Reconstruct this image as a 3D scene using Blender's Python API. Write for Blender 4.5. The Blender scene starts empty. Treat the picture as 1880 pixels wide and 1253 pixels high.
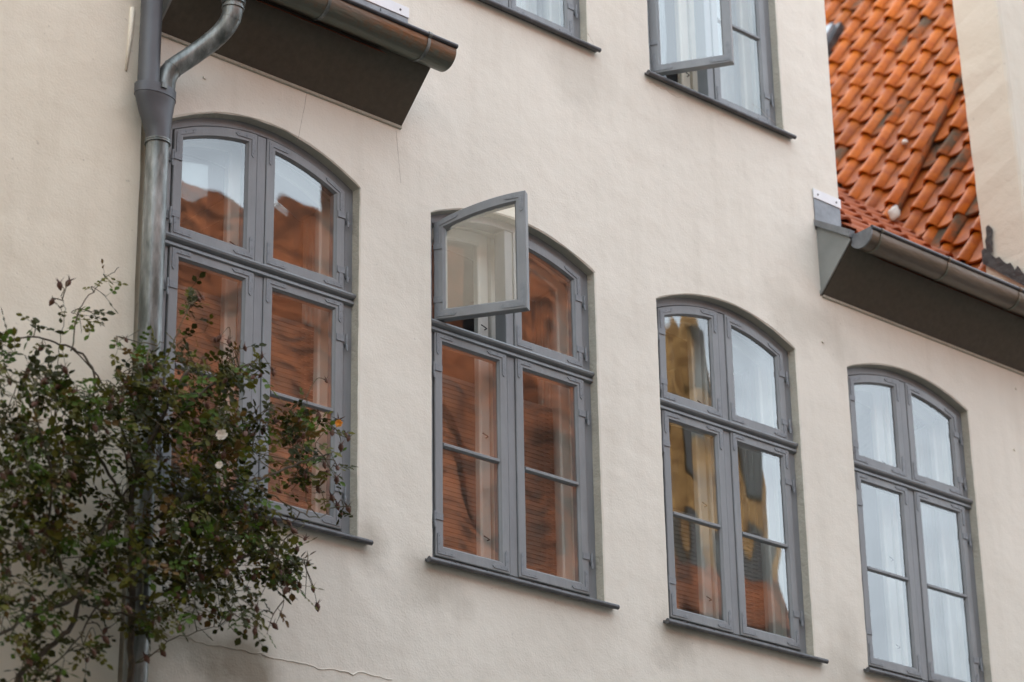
import bpy, bmesh, math, random
import numpy as np
from mathutils import Vector, Matrix
from mathutils.geometry import tessellate_polygon
random.seed(7)
sc = bpy.context.scene
COL = sc.collection
Z0 = 7.0                                   # height of the window springing line above the street

# ------------------------------------------------------------------ camera
FPX, YAW, PITCH, ROLL = 4678.74, 0.7438, 0.3953, -0.0173
CAM = Vector((-7.379, -8.5882, -5.4053 + Z0))
def cam_axes():
    f = Vector((math.sin(YAW)*math.cos(PITCH), math.cos(YAW)*math.cos(PITCH), math.sin(PITCH)))
    r = Vector((math.cos(YAW), -math.sin(YAW), 0)); u = r.cross(f)
    c, s = math.cos(ROLL), math.sin(ROLL)
    return c*r+s*u, -s*r+c*u, f
CR, CU, CF = cam_axes()
cam_d = bpy.data.cameras.new('camera'); cam = bpy.data.objects.new('camera', cam_d); COL.objects.link(cam)
M = Matrix((CR, CU, -CF)).transposed().to_4x4(); M.translation = CAM
cam.matrix_world = M
cam_d.sensor_width = 36; cam_d.lens = FPX/1880*36
cam_d.clip_start = .1; cam_d.clip_end = 500
cam_d.dof.use_dof = True; cam_d.dof.focus_distance = 12.3; cam_d.dof.aperture_fstop = 2.2
sc.camera = cam

# ------------------------------------------------------------------ sky, sun, exposure
SUN_EL, SUN_AZ = math.radians(36), math.radians(38)     # azimuth clockwise from +Y
w = bpy.data.worlds.new('World'); sc.world = w; w.use_nodes = True
nt = w.node_tree; bg = nt.nodes['Background']
sky = nt.nodes.new('ShaderNodeTexSky'); sky.sky_type = 'NISHITA'; sky.sun_disc = False
sky.sun_elevation = SUN_EL; sky.sun_rotation = SUN_AZ
sky.air_density = 1.0; sky.dust_density = 4.0; sky.ozone_density = 1.0
# thin bright cloud over a hazy blue sky
hsv = nt.nodes.new('ShaderNodeHueSaturation'); hsv.inputs['Saturation'].default_value = .55; nt.links.new(sky.outputs[0], hsv.inputs['Color'])
wtc = nt.nodes.new('ShaderNodeTexCoord'); wmp = nt.nodes.new('ShaderNodeMapping'); wmp.inputs['Scale'].default_value = (1, 1, 2.2); nt.links.new(wtc.outputs['Generated'], wmp.inputs[0])
wn = nt.nodes.new('ShaderNodeTexNoise'); wn.inputs['Scale'].default_value = 2.6; wn.inputs['Detail'].default_value = 7; wn.inputs['Roughness'].default_value = .55; nt.links.new(wmp.outputs[0], wn.inputs[0])
wr = nt.nodes.new('ShaderNodeMapRange'); wr.inputs['From Min'].default_value = .36; wr.inputs['From Max'].default_value = .62; nt.links.new(wn.outputs['Fac'], wr.inputs[0])
wx = nt.nodes.new('ShaderNodeMixRGB'); wx.inputs[2].default_value = (12.3, 14.0, 15.5, 1)
wm_ = nt.nodes.new('ShaderNodeMath'); wm_.operation = 'MULTIPLY'; wm_.inputs[1].default_value = .8; nt.links.new(wr.outputs[0], wm_.inputs[0])
nt.links.new(wm_.outputs[0], wx.inputs[0]); nt.links.new(hsv.outputs[0], wx.inputs[1]); nt.links.new(wx.outputs[0], bg.inputs[0]); bg.inputs[1].default_value = .15
sd = bpy.data.lights.new('sun', 'SUN'); sd.energy = 1.05; sd.angle = math.radians(11); sd.color = (1, .92, .82)
sun = bpy.data.objects.new('sun', sd); COL.objects.link(sun)
dirv = Vector((math.sin(SUN_AZ)*math.cos(SUN_EL), math.cos(SUN_AZ)*math.cos(SUN_EL), math.sin(SUN_EL)))
sun.rotation_euler = dirv.to_track_quat('Z', 'Y').to_euler()
sc.view_settings.view_transform = 'Standard'; sc.view_settings.look = 'None'
sc.view_settings.exposure = 1.27; sc.view_settings.gamma = 1; sc.view_settings.use_curve_mapping = False

# ------------------------------------------------------------------ helpers
def at(u, v, y):
    """world point on the vertical plane y=const seen at photo pixel (u, v)"""
    d = CR*((u-940)/FPX) - CU*((v-626.5)/FPX) + CF
    return CAM + d*((y-CAM.y)/d.y)
def on_plane(u, v, n, k):
    d = CR*((u-940)/FPX) - CU*((v-626.5)/FPX) + CF
    return CAM + d*((k-n.dot(CAM))/n.dot(d))
def pix(P):
    d = P-CAM; z = d.dot(CF)
    return 940+FPX*d.dot(CR)/z, 626.5-FPX*d.dot(CU)/z

class MB:
    def __init__(s): s.v = []; s.f = []
    def add(s, vs, fs):
        n = len(s.v); s.v += [tuple(p) for p in vs]; s.f += [tuple(i+n for i in f) for f in fs]; return s
    def box(s, x0, x1, y0, y1, z0, z1, ch=0):
        if ch <= 0:
            vs = [(x, y, z) for x in (x0, x1) for y in (y0, y1) for z in (z0, z1)]
            return s.add(vs, [(0,1,3,2),(4,6,7,5),(0,4,5,1),(2,3,7,6),(0,2,6,4),(1,5,7,3)])
        # chamfered front (toward -y)
        vs = [(x0,y1,z0),(x1,y1,z0),(x1,y1,z1),(x0,y1,z1),(x0,y0+ch,z0),(x1,y0+ch,z0),(x1,y0+ch,z1),(x0,y0+ch,z1),
              (x0+ch,y0,z0+ch),(x1-ch,y0,z0+ch),(x1-ch,y0,z1-ch),(x0+ch,y0,z1-ch)]
        return s.add(vs, [(3,2,1,0),(0,1,5,4),(1,2,6,5),(2,3,7,6),(3,0,4,7),(4,5,9,8),(5,6,10,9),(6,7,11,10),(7,4,8,11),(8,9,10,11)])
    def prism(s, prof, x0, x1, closed=True):          # profile of (y, z) extruded along x
        n = len(prof); vs = [(x0, y, z) for y, z in prof]+[(x1, y, z) for y, z in prof]
        fs = [(i, (i+1) % n, n+(i+1) % n, n+i) for i in range(n if closed else n-1)]
        if closed: fs += [tuple(range(n-1, -1, -1)), tuple(range(n, 2*n))]
        return s.add(vs, fs)
    def tube(s, path, r, n=8, caps=True):
        path = [Vector(p) for p in path]; R = r if isinstance(r, (list, tuple)) else [r]*len(path)
        rings = []; ref = None
        for i, p in enumerate(path):
            a = path[max(i-1, 0)]; b = path[min(i+1, len(path)-1)]; t = (b-a).normalized()
            if ref is None:
                ref = Vector((0, 0, 1)) if abs(t.z) < .9 else Vector((0, 1, 0))
            e1 = (ref-t*ref.dot(t)).normalized(); e2 = t.cross(e1); ref = e1
            rings.append([p+(e1*math.cos(2*math.pi*k/n)+e2*math.sin(2*math.pi*k/n))*R[i] for k in range(n)])
        return s.loft(rings, True, caps)
    def loft(s, rings, ring_closed=True, caps=False, wrap=False):
        n = len(rings[0]); vs = [p for r in rings for p in r]; fs = []
        m = len(rings)
        for i in range(m if wrap else m-1):
            j = (i+1) % m
            for k in range(n if ring_closed else n-1):
                k2 = (k+1) % n
                fs.append((i*n+k, i*n+k2, j*n+k2, j*n+k))
        if caps: fs += [tuple(range(n-1, -1, -1)), tuple((m-1)*n+k for k in range(n))]
        return s.add(vs, fs)
    def poly(s, outer, holes, fn):                    # flat polygon with holes; fn maps (a, b) to 3D
        loops = [[Vector((a, b, 0)) for a, b in l] for l in [outer]+holes]
        tri = tessellate_polygon(loops); flat = [p for l in loops for p in l]
        return s.add([fn(p.x, p.y) for p in flat], [tuple(t) for t in tri])
    def mesh(s, name, m, smooth=False):
        me = bpy.data.meshes.new(name); me.from_pydata(s.v, [], s.f); me.materials.append(m)
        bm = bmesh.new(); bm.from_mesh(me); bmesh.ops.recalc_face_normals(bm, faces=bm.faces); bm.to_mesh(me); bm.free()
        if smooth:
            me.shade_smooth()
            if smooth is not True: me.set_sharp_from_angle(angle=math.radians(smooth))
        return me
def obj(name, me, parent=None, m=None, **props):
    o = bpy.data.objects.new(name, me); COL.objects.link(o)
    if parent: o.parent = parent
    if m is not None: o.matrix_local = m
    for k, v in props.items(): o[k] = v
    return o
def empty(name, loc, label, cat, group=None):
    o = bpy.data.objects.new(name, None); COL.objects.link(o); o.location = loc; o.empty_display_size = .2
    o['label'] = label; o['category'] = cat
    if group: o['group'] = group
    return o

# ------------------------------------------------------------------ materials
def mat(name, c1, c2=None, rough=.6, scale=4, bump=0, bscale=80, spec=.5, metal=0, detail=6, obj_rand=0, stretch=None, c3=None, bump2=0, b2scale=6, lo=.35, hi=.65, tr=0):
    m = bpy.data.materials.new(name); m.use_nodes = True; N = m.node_tree; L = N.links
    b = N.nodes['Principled BSDF']; b.inputs['Roughness'].default_value = rough; b.inputs['Metallic'].default_value = metal
    b.inputs['Specular IOR Level'].default_value = spec
    tc = N.nodes.new('ShaderNodeTexCoord'); src = tc.outputs['Object']
    mp = N.nodes.new('ShaderNodeMapping'); L.new(src, mp.inputs[0])
    if stretch: mp.inputs['Scale'].default_value = stretch
    if obj_rand:
        oi = N.nodes.new('ShaderNodeObjectInfo'); mm = N.nodes.new('ShaderNodeMath'); mm.operation = 'MULTIPLY'; mm.inputs[1].default_value = 37
        L.new(oi.outputs['Random'], mm.inputs[0])
        cx = N.nodes.new('ShaderNodeCombineXYZ'); L.new(mm.outputs[0], cx.inputs[0]); L.new(mm.outputs[0], cx.inputs[1]); L.new(cx.outputs[0], mp.inputs['Location'])
    nz = N.nodes.new('ShaderNodeTexNoise'); nz.inputs['Scale'].default_value = scale; nz.inputs['Detail'].default_value = detail; nz.inputs['Roughness'].default_value = .62
    L.new(mp.outputs[0], nz.inputs['Vector'])
    cr = N.nodes.new('ShaderNodeValToRGB'); e = cr.color_ramp.elements
    e[0].position = lo; e[0].color = (*c1, 1); e[1].position = hi; e[1].color = (*(c2 or c1), 1)
    if c3: k = e.new(.9 if hi < .9 else .95); k.color = (*c3, 1)
    L.new(nz.outputs['Fac'], cr.inputs[0]); out = cr.outputs[0]
    if obj_rand:
        hs = N.nodes.new('ShaderNodeHueSaturation'); mr = N.nodes.new('ShaderNodeMapRange')
        L.new(oi.outputs['Random'], mr.inputs[0]); mr.inputs['To Min'].default_value = 1-obj_rand; mr.inputs['To Max'].default_value = 1+obj_rand
        L.new(mr.outputs[0], hs.inputs['Value']); L.new(out, hs.inputs['Color']); out = hs.outputs[0]
    L.new(out, b.inputs['Base Color'])
    if bump:
        n2 = N.nodes.new('ShaderNodeTexNoise'); n2.inputs['Scale'].default_value = bscale; n2.inputs['Detail'].default_value = 5
        L.new(mp.outputs[0], n2.inputs['Vector'])
        bp = N.nodes.new('ShaderNodeBump'); bp.inputs['Strength'].default_value = 1; bp.inputs['Distance'].default_value = bump
        L.new(n2.outputs['Fac'], bp.inputs['Height']); last = bp
        if bump2:
            n3 = N.nodes.new('ShaderNodeTexNoise'); n3.inputs['Scale'].default_value = b2scale; n3.inputs['Detail'].default_value = 4
            L.new(mp.outputs[0], n3.inputs['Vector'])
            b3 = N.nodes.new('ShaderNodeBump'); b3.inputs['Distance'].default_value = bump2; L.new(n3.outputs['Fac'], b3.inputs['Height'])
            L.new(bp.outputs[0], b3.inputs['Normal']); last = b3
        L.new(last.outputs[0], b.inputs['Normal'])
    if tr: b.inputs['Subsurface Weight'].default_value = 0
    return m

def plaster(name, base, dark, stain, grime=.0):
    m = mat(name, dark, base, rough=.93, scale=.9, bump=.0017, bscale=95, spec=.25, bump2=.011, b2scale=5, lo=.25, hi=.6)
    N = m.node_tree; L = N.links; b = N.nodes['Principled BSDF']; tc = N.nodes['Texture Coordinate']
    # rain streaks and blotches with shapes of their own
    mp = N.nodes.new('ShaderNodeMapping'); mp.inputs['Scale'].default_value = (5, 1, .55); L.new(tc.outputs['Object'], mp.inputs[0])
    n1 = N.nodes.new('ShaderNodeTexNoise'); n1.inputs['Scale'].default_value = 1.6; n1.inputs['Detail'].default_value = 7; L.new(mp.outputs[0], n1.inputs[0])
    r1 = N.nodes.new('ShaderNodeMapRange'); r1.inputs['From Min'].default_value = .5; r1.inputs['From Max'].default_value = .78; r1.inputs['To Max'].default_value = .22
    L.new(n1.outputs['Fac'], r1.inputs[0])
    mx = N.nodes.new('ShaderNodeMixRGB'); mx.inputs[2].default_value = (*stain, 1)
    old = b.inputs['Base Color'].links[0].from_socket
    L.new(r1.outputs[0], mx.inputs[0]); L.new(old, mx.inputs[1])
    # specks
    n2 = N.nodes.new('ShaderNodeTexNoise'); n2.inputs['Scale'].default_value = 34; n2.inputs['Detail'].default_value = 3; L.new(tc.outputs['Object'], n2.inputs[0])
    r2 = N.nodes.new('ShaderNodeMapRange'); r2.inputs['From Min'].default_value = .70; r2.inputs['From Max'].default_value = .76; r2.inputs['To Max'].default_value = .35
    L.new(n2.outputs['Fac'], r2.inputs[0])
    m2 = N.nodes.new('ShaderNodeMixRGB'); m2.inputs[2].default_value = (*[c*.55 for c in stain], 1)
    L.new(r2.outputs[0], m2.inputs[0]); L.new(mx.outputs[0], m2.inputs[1]); L.new(m2.outputs[0], b.inputs['Base Color'])
    return m
M_WALL = plaster('lime_plaster', (.80, .755, .66), (.725, .68, .59), (.54, .49, .40))
M_NEIGH = plaster('ochre_plaster', (.77, .70, .575), (.70, .62, .49), (.48, .40, .30))
M_TOWER = plaster('old_whitewash', (.66, .62, .53), (.61, .56, .46), (.54, .48, .38))
def add_patch(m, P, rad, col, amt):  # mixes a noise-edged patch of another colour into the base colour
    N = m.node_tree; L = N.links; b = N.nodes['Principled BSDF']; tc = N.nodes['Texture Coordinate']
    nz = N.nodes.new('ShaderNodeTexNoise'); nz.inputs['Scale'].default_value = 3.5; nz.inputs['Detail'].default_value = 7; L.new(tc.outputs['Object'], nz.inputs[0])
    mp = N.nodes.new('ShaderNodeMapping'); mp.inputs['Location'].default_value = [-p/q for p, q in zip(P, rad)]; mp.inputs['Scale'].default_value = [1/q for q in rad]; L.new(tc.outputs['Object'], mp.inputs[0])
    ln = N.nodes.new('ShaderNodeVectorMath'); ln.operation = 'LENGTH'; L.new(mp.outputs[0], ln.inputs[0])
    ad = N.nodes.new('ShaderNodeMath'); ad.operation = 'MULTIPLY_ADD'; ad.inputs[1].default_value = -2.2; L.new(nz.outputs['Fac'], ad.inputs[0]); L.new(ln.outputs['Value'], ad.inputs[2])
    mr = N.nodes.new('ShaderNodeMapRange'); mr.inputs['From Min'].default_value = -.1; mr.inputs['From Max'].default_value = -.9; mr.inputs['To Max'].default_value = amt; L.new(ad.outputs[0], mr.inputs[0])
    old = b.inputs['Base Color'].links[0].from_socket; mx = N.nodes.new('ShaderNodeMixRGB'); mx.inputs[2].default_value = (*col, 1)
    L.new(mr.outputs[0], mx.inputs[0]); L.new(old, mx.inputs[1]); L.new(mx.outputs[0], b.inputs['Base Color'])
for (u, v), rad, amt in [((425, 1205), (.30, .5, .34), .75), ((260, 1180), (.5, .5, .3), .5), ((1240, 1175), (.22, .5, .16), .4), ((680, 985), (.12, .5, .2), .35), ((1075, 150), (.3, .5, .35), .18), ((800, 1080), (.25, .5, .18), .35), ((1560, 1240), (.2, .5, .4), .3), ((1480, 590), (.5, .5, .25), .22)]:  # brown patches at the lower left, by the sills and below the right soffit
    add_patch(M_WALL, at(u, v, 0), rad, (.22, .18, .125), amt)
M_CRACK = mat('dark_hairline_crack', (.40, .35, .29), (.52, .47, .40), rough=1, scale=20)
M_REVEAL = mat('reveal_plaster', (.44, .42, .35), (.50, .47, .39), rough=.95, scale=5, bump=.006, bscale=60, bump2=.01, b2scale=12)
M_FRAME = mat('grey_window_paint', (.185, .198, .208), (.228, .242, .252), rough=.42, scale=9, bump=.0012, bscale=70, stretch=(1, 1, .35))
M_FRAMEN = mat('grey_casement_paint', (.195, .208, .216), (.24, .254, .262), rough=.42, scale=9, bump=.0012, bscale=70, stretch=(1, 1, .35))
M_IRON = mat('painted_iron', (.17, .186, .202), (.23, .247, .262), rough=.45, scale=30, bump=.001, bscale=120)
M_BARE = mat('worn_iron', (.05, .045, .045), (.12, .11, .11), rough=.5, scale=40, metal=.5)
M_WHITE = mat('white_inner_paint', (.66, .64, .59), (.74, .72, .67), rough=.5, scale=3)
M_CREAM = mat('cream_inner_paint', (.62, .55, .44), (.70, .63, .52), rough=.5, scale=3)
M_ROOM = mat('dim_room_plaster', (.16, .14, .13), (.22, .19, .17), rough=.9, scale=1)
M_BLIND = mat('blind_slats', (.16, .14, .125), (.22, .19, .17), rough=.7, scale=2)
M_CURT = mat('white_curtain', (.72, .72, .70), (.80, .80, .78), rough=.9, scale=3)
M_ZINC = mat('zinc_sheet', (.16, .17, .18), (.27, .285, .30), rough=.5, scale=7, metal=.55, bump=.002, bscale=25, c3=(.36, .38, .40))
M_PIPE = mat('weathered_zinc_pipe', (.075, .085, .078), (.26, .275, .265), rough=.36, scale=7, metal=.45, bump=.003, bscale=20, stretch=(2.2, 2.2, .55), c3=(.75, .77, .76), lo=.38, hi=.62)
M_PIPED = mat('dark_downpipe_metal', (.075, .078, .085), (.10, .105, .112), rough=.45, scale=3, metal=.3)
M_BRONZE = mat('patinated_gutter', (.20, .095, .04), (.15, .135, .11), rough=.4, scale=4, metal=.45, bump=.003, bscale=30, stretch=(.5, 2.5, 2.5), c3=(.25, .25, .24), lo=.36, hi=.6)
def patina(m, z0, col, k):
    N = m.node_tree; L = N.links; b = N.nodes['Principled BSDF']; tc = N.nodes['Texture Coordinate']
    sx = N.nodes.new('ShaderNodeSeparateXYZ'); L.new(tc.outputs['Object'], sx.inputs[0])
    nz = N.nodes.new('ShaderNodeTexNoise'); nz.inputs['Scale'].default_value = 28; nz.inputs['Detail'].default_value = 8; nz.inputs['Roughness'].default_value = .75; L.new(tc.outputs['Object'], nz.inputs[0])
    a = N.nodes.new('ShaderNodeMath'); a.operation = 'MULTIPLY_ADD'; a.inputs[1].default_value = -k; a.inputs[2].default_value = z0*k; L.new(sx.outputs['Z'], a.inputs[0])
    c = N.nodes.new('ShaderNodeMath'); c.operation = 'MULTIPLY_ADD'; c.inputs[1].default_value = 2.4; L.new(nz.outputs['Fac'], c.inputs[0]); L.new(a.outputs[0], c.inputs[2])
    mr = N.nodes.new('ShaderNodeMapRange'); mr.inputs['From Min'].default_value = .95; mr.inputs['From Max'].default_value = 1.6; L.new(c.outputs[0], mr.inputs[0])
    old = b.inputs['Base Color'].links[0].from_socket; mx = N.nodes.new('ShaderNodeMixRGB'); mx.inputs[2].default_value = (*col, 1)
    L.new(mr.outputs[0], mx.inputs[0]); L.new(old, mx.inputs[1]); L.new(mx.outputs[0], b.inputs['Base Color'])
patina(M_BRONZE, Z0+.655, (.13, .135, .105), 14)
M_RIM = mat('dark_gutter_rim', (.05, .05, .055), (.09, .09, .095), rough=.35, scale=8, metal=.5)
M_SOFFIT = mat('brown_soffit_paint', (.075, .064, .045), (.092, .078, .056), rough=.75, scale=30, bump=.0006, bscale=200)
M_CHEEK = mat('grey_cheek_board', (.20, .21, .20), (.25, .26, .245), rough=.6, scale=4)
M_ALU = mat('bright_aluminium', (.75, .75, .76), (.82, .82, .83), rough=.4, scale=8)
M_SILL = mat('dark_metal_sill', (.075, .077, .082), (.135, .138, .145), rough=.45, scale=10, metal=.35, bump=.002, bscale=60)
M_LEAD = mat('black_lead_flashing', (.018, .018, .02), (.05, .05, .05), rough=.5, scale=14, bump=.012, bscale=18)
M_TILE = mat('orange_clay_tile', (.28, .056, .003), (.43, .108, .004), rough=.55, spec=.22, scale=7, bump=.003, bscale=60, obj_rand=.22, c3=(.20, .07, .025), lo=.32, hi=.58)
M_TILED = mat('weathered_clay_tile', (.10, .065, .04), (.36, .085, .015), rough=.85, scale=6, spec=.15, bump=.004, bscale=60, obj_rand=.25, lo=.4, hi=.62)
M_TILEF = mat('dusky_red_clay_tile', (.24, .05, .010), (.34, .078, .014), rough=.8, scale=11, bump=.003, bscale=60, obj_rand=.15, lo=.3, hi=.6)
def pan_dirt(m, col):          # soot and lichen lying in the pans of the tiles
    N = m.node_tree; L = N.links; b = N.nodes['Principled BSDF']; tc = N.nodes['Texture Coordinate']
    sx = N.nodes.new('ShaderNodeSeparateXYZ'); L.new(tc.outputs['Object'], sx.inputs[0])
    ge = N.nodes.new('ShaderNodeTexNoise'); ge.inputs['Scale'].default_value = 9; ge.inputs['Detail'].default_value = 6; L.new(N.nodes['Mapping'].outputs[0], ge.inputs[0])
    mr = N.nodes.new('ShaderNodeMapRange'); mr.inputs['From Min'].default_value = .050; mr.inputs['From Max'].default_value = .012; L.new(sx.outputs['Z'], mr.inputs[0])
    n2 = N.nodes.new('ShaderNodeMapRange'); n2.inputs['From Min'].default_value = .3; n2.inputs['From Max'].default_value = .65; n2.inputs['To Min'].default_value = .15; n2.inputs['To Max'].default_value = .95; L.new(ge.outputs['Fac'], n2.inputs[0])
    mu = N.nodes.new('ShaderNodeMath'); mu.operation = 'MULTIPLY'; L.new(mr.outputs[0], mu.inputs[0]); L.new(n2.outputs[0], mu.inputs[1])
    old = b.inputs['Base Color'].links[0].from_socket; mx = N.nodes.new('ShaderNodeMixRGB'); mx.inputs[2].default_value = (*col, 1)
    L.new(mu.outputs[0], mx.inputs[0]); L.new(old, mx.inputs[1]); L.new(mx.outputs[0], b.inputs['Base Color'])
pan_dirt(M_TILE, (.19, .05, .014)); pan_dirt(M_TILED, (.06, .05, .035))
M_MORTAR = mat('white_mortar', (.55, .55, .52), (.70, .70, .67), rough=.9, scale=20, bump=.004, bscale=60)
M_WOOD = mat('rose_stem_bark', (.030, .022, .014), (.075, .055, .03), rough=.8, scale=30)
M_TWIG = mat('green_brown_twig', (.05, .055, .02), (.10, .065, .03), rough=.7, scale=12)
M_STREET = mat('grey_cobbles', (.05, .05, .05), (.08, .078, .075), rough=.9, scale=9, bump=.02, bscale=8)
M_OPPW = mat('pale_grey_render', (.11, .11, .11), (.15, .15, .15), rough=.9, scale=1)
M_BRICK = mat('yellow_brick', (.24, .115, .03), (.62, .36, .13), rough=.9, scale=5, bump=.01, bscale=20)

def leaf_mat(name, a, b_):
    m = mat(name, a, b_, rough=.6, scale=5, spec=.22, lo=.35, hi=.68); N = m.node_tree; L = N.links
    b = N.nodes['Principled BSDF']; out = N.nodes['Material Output']
    t = N.nodes.new('ShaderNodeBsdfTranslucent'); s = N.nodes.new('ShaderNodeMixShader'); s.inputs[0].default_value = .3
    L.new(b.inputs['Base Color'].links[0].from_socket, t.inputs[0]); L.new(b.outputs[0], s.inputs[1]); L.new(t.outputs[0], s.inputs[2]); L.new(s.outputs[0], out.inputs[0])
    return m
M_LEAF = [leaf_mat('dark_rose_leaf', (.017, .021, .004), (.048, .050, .008)), leaf_mat('olive_rose_leaf', (.058, .060, .008), (.14, .128, .016)),
          leaf_mat('fresh_rose_leaf', (.045, .085, .010), (.10, .16, .02)), leaf_mat('rusty_rose_leaf', (.08, .045, .012), (.17, .095, .02))]
M_HIP = mat('brown_rose_hip', (.055, .018, .012), (.12, .045, .02), rough=.6, scale=30)
M_PETALW = mat('cream_rose_petal', (.70, .62, .52), (.80, .74, .66), rough=.7, scale=20)
M_PETALO = mat('orange_rose_petal', (.60, .20, .02), (.75, .35, .04), rough=.7, scale=20)

def glass(name, ior, tint, wav, wscale):
    m = bpy.data.materials.new(name); m.use_nodes = True; N = m.node_tree; L = N.links
    N.nodes.remove(N.nodes['Principled BSDF']); out = N.nodes['Material Output']
    t = N.nodes.new('ShaderNodeBsdfTransparent'); t.inputs[0].default_value = (*tint, 1)
    g = N.nodes.new('ShaderNodeBsdfGlossy'); g.inputs['Roughness'].default_value = .012
    fr = N.nodes.new('ShaderNodeFresnel'); fr.inputs['IOR'].default_value = ior
    tc = N.nodes.new('ShaderNodeTexCoord'); nz = N.nodes.new('ShaderNodeTexNoise'); nz.inputs['Scale'].default_value = wscale; nz.inputs['Detail'].default_value = 1.5
    oi = N.nodes.new('ShaderNodeObjectInfo'); va = N.nodes.new('ShaderNodeVectorMath'); va.operation = 'MULTIPLY_ADD'
    mp = N.nodes.new('ShaderNodeMapping'); mp.inputs['Scale'].default_value = (1.0, 1, .7); L.new(tc.outputs['Object'], mp.inputs[0])
    va.inputs[1].default_value = (1, 1, 1); L.new(mp.outputs[0], va.inputs[0])
    ml = N.nodes.new('ShaderNodeMath'); ml.operation = 'MULTIPLY'; ml.inputs[1].default_value = 50; L.new(oi.outputs['Random'], ml.inputs[0])
    L.new(ml.outputs[0], va.inputs[2]); L.new(va.outputs[0], nz.inputs['Vector'])
    bp = N.nodes.new('ShaderNodeBump'); bp.inputs['Distance'].default_value = wav; bp.inputs['Strength'].default_value = 1
    L.new(nz.outputs['Fac'], bp.inputs['Height']); L.new(bp.outputs[0], g.inputs['Normal']); L.new(bp.outputs[0], fr.inputs['Normal'])
    ge = N.nodes.new('ShaderNodeNewGeometry'); sb = N.nodes.new('ShaderNodeMath'); sb.operation = 'SUBTRACT'; sb.inputs[0].default_value = 1; L.new(ge.outputs['Backfacing'], sb.inputs[1])
    mu = N.nodes.new('ShaderNodeMath'); mu.operation = 'MULTIPLY'; L.new(fr.outputs[0], mu.inputs[0]); L.new(sb.outputs[0], mu.inputs[1])   # one reflection per sheet
    s = N.nodes.new('ShaderNodeMixShader'); L.new(mu.outputs[0], s.inputs[0]); L.new(t.outputs[0], s.inputs[1]); L.new(g.outputs[0], s.inputs[2]); L.new(s.outputs[0], out.inputs[0])
    return m
M_GLASS = glass('old_window_glass', 2.2, (.94, .96, .95), .008, 1.6)
M_GLASSI = glass('inner_window_glass', 1.7, (.96, .97, .97), .010, 2.2)

# ------------------------------------------------------------------ setting
ground = MB().box(-40, 60, -40, 40, -.5, 0).mesh('street', M_STREET); obj('street', ground, kind='structure')

# ------------------------------------------------------------------ the house
house = empty('house', (0, 0, 0), 'cream plastered old house with arched grey windows and zinc gutters', 'house')
WIN = [  # x, width, spring z, bottom z, rise, floor
 (-1.555, 1.105, .000, -1.768, .160), (0, 1.115, .008, -1.775, .135), (1.569, 1.097, -.010, -1.780, .133), (3.107, 1.09, .000, -1.765, .115),
 (.006, 1.112, 3.115, 1.345, .135), (1.595, 1.092, 3.115, 1.343, .135), (-1.52, 1.1, -3.0, -4.77, .13), (.02, 1.1, -3.0, -4.77, .13), (1.6, 1.1, -3.0, -4.77, .13)]
WINS = WIN[:6]
def outline(x, w_, zs, zb, rise, e=0, jit=0, seed=0):
    rnd = random.Random(seed); pts = []
    def top(t): return zs+rise*(1-(2*t-1)**2)
    n = 60
    for i in range(n+1): pts.append((x-e, (zb-e)+(zs-zb+e)*i/n))
    for i in range(1, 40): t = i/40; pts.append((x-e+(w_+2*e)*t, top(t)+e))
    for i in range(n+1): pts.append((x+w_+e, zs-(zs-zb+e)*i/n))
    m = 26
    for i in range(1, m): pts.append((x+w_+e-(w_+2*e)*i/m, zb-e))
    out = []; jx = jz = 0
    for a, b in pts:
        jx = jx*.7+rnd.gauss(0, 1)*jit; jz = jz*.7+rnd.gauss(0, 1)*jit
        out.append((a+jx, b+jz+Z0))
    return out
wall = MB(); REVS = []
XL, XR, YT = -1.662, 12.0, .80
outer = [(XL, 0), (XR, 0), (XR, Z0+YT), (3.135, Z0+YT)]
for i in range(1, 60): outer.append((3.135+random.uniform(-.0015, .0015), Z0+YT+i*.07))
outer += [(3.135, Z0+5), (-.5, Z0+5), (-.5, Z0+YT), (XL, Z0+YT)]
holes = []
for k, W_ in enumerate(WINS):
    fr_ = outline(*W_, e=.006, jit=.0009, seed=k); md = outline(*W_, e=0, jit=.0007, seed=k+50); bk = outline(*W_, e=-.002)
    holes.append(fr_)
    rev = MB()
    ring = lambda pts, y: [(a, y, b) for a, b in pts]
    wall.loft([ring(fr_, 0), ring(md, .006)])
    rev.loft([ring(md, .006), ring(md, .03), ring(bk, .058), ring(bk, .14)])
    REVS.append(rev)
wall.poly(outer, holes, lambda a, b: (a, 0, b))
wall.add([(3.135, 0, Z0+YT-.6), (3.135, 4, Z0+YT-.6), (3.135, 4, Z0+5), (3.135, 0, Z0+5)], [(0, 1, 2, 3)])
wall.add([(-.5, 0, Z0+YT-.6), (-.5, 4, Z0+YT-.6), (-.5, 4, Z0+5), (-.5, 0, Z0+5)], [(0, 1, 2, 3)])
wall.add([(-.5, 0, Z0+5), (-.5, 4, Z0+5), (3.135, 4, Z0+5), (3.135, 0, Z0+5)], [(0, 1, 2, 3)])
wall.add([(XL, 0, 0), (XL, .35, 0), (XL, .35, Z0+YT), (XL, 0, Z0+YT)], [(0, 1, 2, 3)])
wall.add([(XR, 0, 0), (XR, 6, 0), (XR, 6, Z0+YT), (XR, 0, Z0+YT)], [(0, 1, 2, 3)])
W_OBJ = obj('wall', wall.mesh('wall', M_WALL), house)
for rv in REVS: obj('window_reveal', rv.mesh('window_reveal', M_REVEAL, smooth=40), W_OBJ)
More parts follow.
